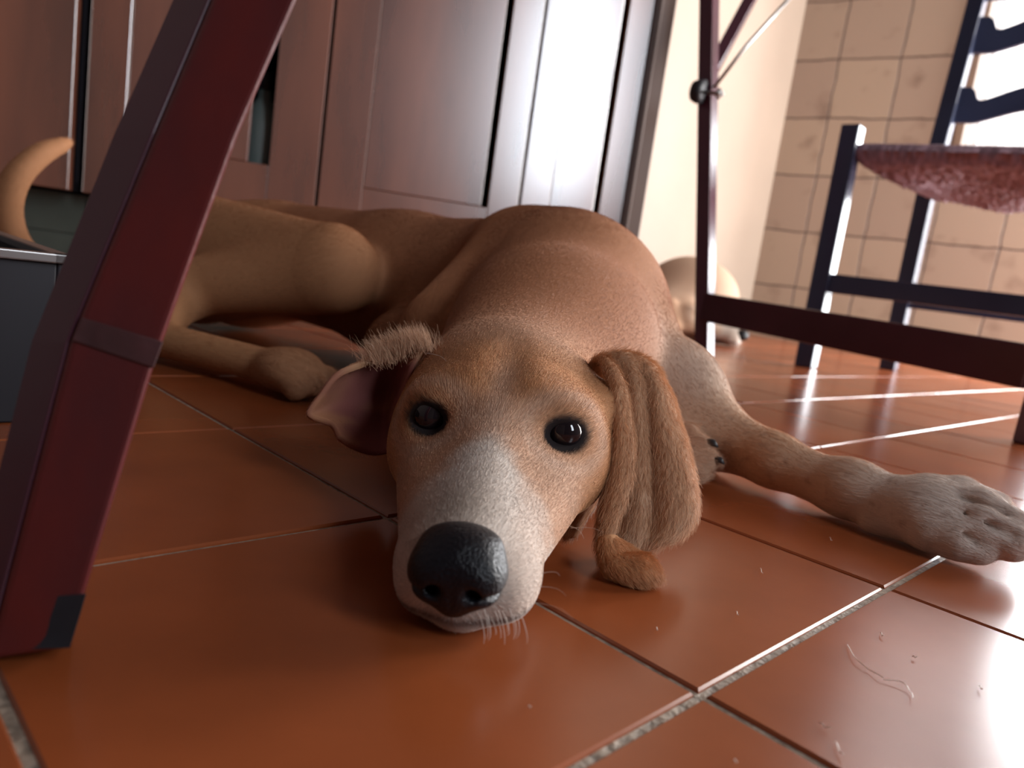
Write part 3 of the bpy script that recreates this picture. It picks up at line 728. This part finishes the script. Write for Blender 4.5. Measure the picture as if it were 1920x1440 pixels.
# nose leather with nostrils
NS = Sdf(); NC = HD.w
def ne(p, r, k=.25, sub=False): NS.ell(NC(*p), np.array(r)*.01, k*.01, DARK, (0, 1, 0), HD.A, sub)
ne((0, 8.75, 2.38), (1.42, 1.15, 1.10), .3); ne((-.70, 9.15, 2.2), (.66, .70, .78), .4); ne((.70, 9.15, 2.2), (.66, .70, .78), .4)
ne((0, 9.2, 1.75), (.6, .55, .72), .35); ne((0, 8.4, 3.0), (1.1, .8, .48), .5)
for g in (-1, 1): NS.cone(NC(g*.48, 10.0, 1.95), NC(g*.80, 9.0, 2.0), .0019, .0017, .0022, sub=True); NS.cone(NC(g*.85, 9.9, 1.80), NC(g*1.45, 8.9, 2.0), .0010, .0009, .002, sub=True)
NS.cone(NC(0, 9.95, 2.0), NC(0, 9.75, 1.0), .0004, .0005, .0016, sub=True)
Vn, Qn = NS.surface(.0006); Vn = relax(Vn, Qn, 2, .4)
fast_mesh('nose', Vn, Qn, M['nose'], dog)

# hanging ear on the right of the picture
ER = [  # free front rim, fold, then the broad flap with its pleats, outer edge
 [(1090, 712, .362), (1088, 710, .362), (1086, 712, .362), (1090, 712, .363), (1095, 712, .363), (1098, 712, .363), (1100, 714, .364), (1102, 716, .365), (1104, 720, .365)],
 [(1136, 676, .350), (1128, 672, .347), (1126, 674, .349), (1142, 668, .353), (1160, 664, .354), (1176, 666, .357), (1192, 671, .359), (1206, 680, .364), (1214, 692, .371)],
 [(1168, 715, .328), (1153, 715, .324), (1146, 722, .330), (1166, 718, .341), (1190, 714, .336), (1208, 716, .340), (1228, 716, .338), (1243, 724, .346), (1250, 736, .358)],
 [(1181, 775, .318), (1160, 773, .313), (1149, 782, .320), (1168, 780, .332), (1194, 775, .326), (1214, 777, .331), (1238, 775, .327), (1260, 780, .334), (1270, 790, .348)],
 [(1189, 840, .308), (1162, 840, .304), (1145, 848, .312), (1166, 850, .325), (1198, 845, .318), (1220, 846, .324), (1248, 842, .318), (1278, 846, .323), (1289, 852, .338)],
 [(1185, 905, .300), (1157, 905, .297), (1138, 912, .305), (1160, 915, .319), (1198, 915, .312), (1224, 916, .317), (1256, 910, .310), (1290, 912, .314), (1303, 920, .330)],
 [(1165, 965, .294), (1142, 970, .292), (1129, 978, .299), (1155, 985, .314), (1192, 987, .308), (1224, 987, .310), (1258, 979, .304), (1291, 970, .309), (1300, 972, .322)],
 [(1143, 1015, .290), (1133, 1022, .289), (1126, 1032, .293), (1150, 1040, .305), (1182, 1038, .303), (1212, 1034, .304), (1240, 1024, .302), (1264, 1012, .306), (1276, 1005, .315)],
]
def colr(U, V):
    c = np.ones((len(V), 1))*np.array(mixc(TANP, WHITE, .10)); n = len(V)//2
    pale = (smooth(vnoise(V, 240, 21), .0, .8)*.4)[:, None]; c = c*(1-pale)+np.array((.74, .52, .36))*pale
    k = (smooth(U[:, 0], .0, .12)*(1-smooth(U[:, 0], .28, .36)))[:, None]*.6  # front strip browner: shade of the fold put into its colour
    c = c*(1-k)+np.array(mixc(TAN, TANP, .3))*k
    return c
ER = [[(x, y, d*.55+(r[0][2]+r[-1][2]+r[4][2])/3*.45) for x, y, d in r] for r in ER]
ear('ear', ER, dog, colr, .0030, 110, 110, 30000, hl=.0052, lift=.45)
# curled tip of the same ear
ET = [
 [(1128, 1010, .291), (1134, 1008, .289), (1142, 1006, .289), (1150, 1010, .291), (1160, 1022, .296)],
 [(1127, 1040, .289), (1136, 1036, .285), (1150, 1036, .285), (1172, 1040, .288), (1196, 1040, .295)],
 [(1134, 1062, .287), (1146, 1058, .281), (1166, 1054, .281), (1194, 1050, .284), (1218, 1050, .291)],
 [(1152, 1080, .286), (1166, 1078, .280), (1186, 1074, .279), (1208, 1068, .281), (1232, 1068, .287)],
 [(1178, 1092, .286), (1192, 1094, .281), (1206, 1095, .280), (1222, 1092, .281), (1238, 1086, .285)],
]
tip = ear('ear_tip', ET, dog, lambda U, V: np.ones((len(V), 1))*np.array(TAN), .0036, 50, 50, 7000, hl=.004, lift=.5)
# thin fold of skin between cheek and ear
EF = [
 [(1112, 850, .345), (1128, 840, .343), (1146, 832, .346), (1158, 830, .352)],
 [(1096, 890, .335), (1116, 884, .332), (1136, 880, .334), (1146, 884, .340)],
 [(1078, 940, .325), (1096, 936, .322), (1114, 930, .323), (1124, 930, .328)],
 [(1062, 985, .316), (1072, 984, .314), (1084, 980, .314), (1092, 978, .318)],
 [(1056, 1012, .312), (1062, 1012, .311), (1068, 1010, .311), (1074, 1008, .313)],
]
ear('cheek_fold', EF, dog, lambda U, V: np.ones((len(V), 1))*np.array(TAN)*(1-smooth(U[:, 0], .8, 1)[:, None])+np.array(WHITE)*smooth(U[:, 0], .8, 1)[:, None], .003, 40, 60, 4000, hl=.004)
# flipped ear on the left showing its pink inside
EL = [
 [(795, 655, .352), (770, 640, .360), (735, 652, .362), (705, 668, .358), (688, 682, .352)],
 [(775, 690, .350), (748, 682, .366), (715, 684, .368), (668, 690, .356), (630, 704, .340)],
 [(760, 730, .350), (738, 735, .376), (700, 738, .374), (640, 738, .354), (598, 742, .336)],
 [(750, 770, .348), (728, 782, .370), (690, 780, .366), (628, 772, .348), (576, 778, .334)],
 [(745, 805, .344), (725, 822, .356), (688, 822, .352), (648, 806, .342), (618, 794, .336)],
 [(745, 830, .340), (730, 846, .346), (700, 852, .344), (664, 842, .338), (634, 822, .334)],
]
PINK = (.26, .085, .075)
def coll(U, V):
    n = len(V)//2; c = np.ones((len(V), 1))*np.array(PINK)
    k = (smooth(vnoise(V, 200, 31), -.2, .8)*.35+.35*smooth(U[:, 0], .6, 1))[:, None]; c = c*(1-k)+np.array(TAN)*k
    t = (1-smooth(U[:, 1], .0, .22))[:, None]; return c*(1-t)+np.array(TANP)*t
ear('ear', EL, dog, coll, .0028, 90, 90, 3500, hl=.003, lift=.25)
# tuft at the root of the flipped ear
def tuft(n, pts, up, L, spread, colr, rad=.00006):
    P = catmull([at(*p) for p in pts], n); P = P[rng.permutation(n)]+rng.normal(0, 1, (n, 3))*np.array([.0035, .003, .0014]); up = np.array(up, float)
    D = up+rng.normal(0, spread, (n, 3)); D /= np.linalg.norm(D, axis=1)[:, None]; ln = rng.uniform(.45, 1, n)*L
    t = np.linspace(0, 1, 4); X = P[:, None]+D[:, None]*(ln[:, None]*t)[:, :, None]+np.array([-.25, 0, -.2])*(ln[:, None]*t**2)[:, :, None]*.6
    c = np.ones((n, 1))*np.array(colr)*(1+rng.normal(0, .12, (n, 1))); HAIR.append((X, c, rad))
tuft(2200, [(702, 682, .352), (735, 668, .354), (770, 655, .352), (802, 650, .350)], (-.35, .1, 1), .0120, .26, mixc(TANP, WHITE, .2))
# whiskers
def strand(p, q, bend, rad=.00011, col=WHITE):
    a, b = at(*p), at(*q); t = np.linspace(0, 1, 4)[:, None]; X = a*(1-t)+b*t+np.array(bend)*(t*(1-t)*4); HAIR.append((X[None], np.array([col]), rad))
strand((800, 662, .335), (838, 697, .318), (.003, 0, .002))
for i in range(12): x = 900+i*7; strand((x, 1150+rng.integers(-10, 14), .213-.001*i/3), (x+rng.integers(-2, 14), 1186+rng.integers(0, 24), .206), (.0008, -.001, -.0005), .00009)
for a, b in (((1010, 1100, .225), (1062, 1118, .215)), ((1000, 1130, .222), (1075, 1160, .20)), ((1015, 1075, .228), (1050, 1080, .22)), ((1060, 985, .26), (1095, 1010, .25)), ((1070, 990, .27), (1130, 998, .262)), ((700, 655, .35), (684, 643, .35))): strand(a, b, (.001, 0, .001), .00008)
build_hair('fur', dog)
# claws
def claw(p, q, r):
    a, b = at(*p), at(*q); m = MB(); mid = (a+b)/2+np.array([0, 0, .0012]); m.tube([a, mid, b], [r, r*.8, r*.2], 10); m.build('claw', M['claw'], dog, True)
claw((1864, 945, .378), (1893, 957, .372), .0024); claw((1905, 985, .362), (1925, 1000, .357), .0024)
claw((1893, 1018, .356), (1915, 1030, .352), .0024); claw((1328, 830, .446), (1346, 838, .441), .0028); claw((1342, 862, .438), (1358, 870, .434), .0024)

# ------------------------------------------------------------------ the second dog, dozing by the wall corner
N2 = at(1400, 632, 1.88); f2 = np.array([.88, -.47]); S2 = 1.35
H2 = HeadFrame((N2[0]-f2[0]*.098*S2, N2[1]-f2[1]*.098*S2, 0), f2, .0, S2)
D2 = Sdf(); head_prims(D2, H2, mixc(TANP, WHITE, .3))
P2 = mixc(TANP, WHITE, .35)
for g in (-1, 1):
    D2.cone(H2.w(g*3.9, -4.5, 6.0), H2.w(g*5.0, -3.0, 2.2), .016, .022, .012, mixc(TAN, BROWN, .4), (0, 0, -1))
c2 = at(1298, 566, 2.08)
D2.cone(H2.w(0, -9, 5.0), (c2[0], c2[1]-.04, .10), .055, .085, .05, P2)
D2.ell((c2[0]-.01, c2[1], .105), (.135, .11, .115), .05, P2, (-1, .3, 0))
D2.cone((c2[0]-.10, c2[1]-.06, .055), at(1196, 606, 1.86)*np.array([1, 1, 0])+np.array([0, 0, .028]), .050, .022, .03, mixc(TAN, P2, .4))
V2_, Q2_ = D2.surface(.0035); V2_ = relax(V2_, Q2_, 2, .5); V2_[:, 2] = np.maximum(V2_[:, 2], .0012)
dog2 = empty('dog', (float(c2[0]), float(c2[1]), 0), 'pale dog dozing in the background between the cream wall and the table leg', 'dog')
C2_, F2_ = D2.attr(V2_, .014)
set_col(fast_mesh('body', V2_, Q2_, M['coat'], dog2).data, C2_)
NS = Sdf(); NC = H2.w
ne((0, 8.75, 2.38), np.array((1.42, 1.15, 1.10))*S2, .3*S2)
Vn, Qn = NS.surface(.0015); fast_mesh('nose', Vn, Qn, M['nose'], dog2)
for sg in (-1, 1): sphere('eye', H2.w(sg*EX, .10, EU-.02), .0084*S2, M['eye'], dog2, H2.A, 16)

# stray hairs and crumbs on the tiles
m = MB()
def hairline(pts, r=.00013):
    P = catmull([fl(x, y)[:3] for x, y in pts], 14); P[:, 2] = .0007+.0006*np.abs(np.sin(np.linspace(0, 5, 14))); m.tube(list(P), r, 5)
hairline([(1588, 1212), (1602, 1240), (1632, 1262), (1655, 1278)]); hairline([(1655, 1278), (1690, 1286), (1706, 1302), (1710, 1316)])
for x, y, dx, dy in ((1565, 1395, 14, 28), (1425, 1068, 4, 12), (1380, 1150, 3, 9), (1480, 1215, 6, 5), (1650, 1190, 5, 8), (1535, 1360, 20, 12), (1835, 1290, 6, 9), (1555, 1010, 4, 8), (1230, 1180, 2, 8), (1710, 1235, 8, 3), (1375, 1430, 6, 8), (990, 1330, 5, 3)):
    hairline([(x, y), (x+dx*.4, y+dy*.6), (x+dx, y+dy)], .00016)
hs_ = m.build('stray_hairs', simple('fallen_hair', (.75, .6, .5), .5)); tag(hs_, 'pale stray dog hairs and crumbs scattered over the tiles at lower right', 'hair', None, 'stuff')
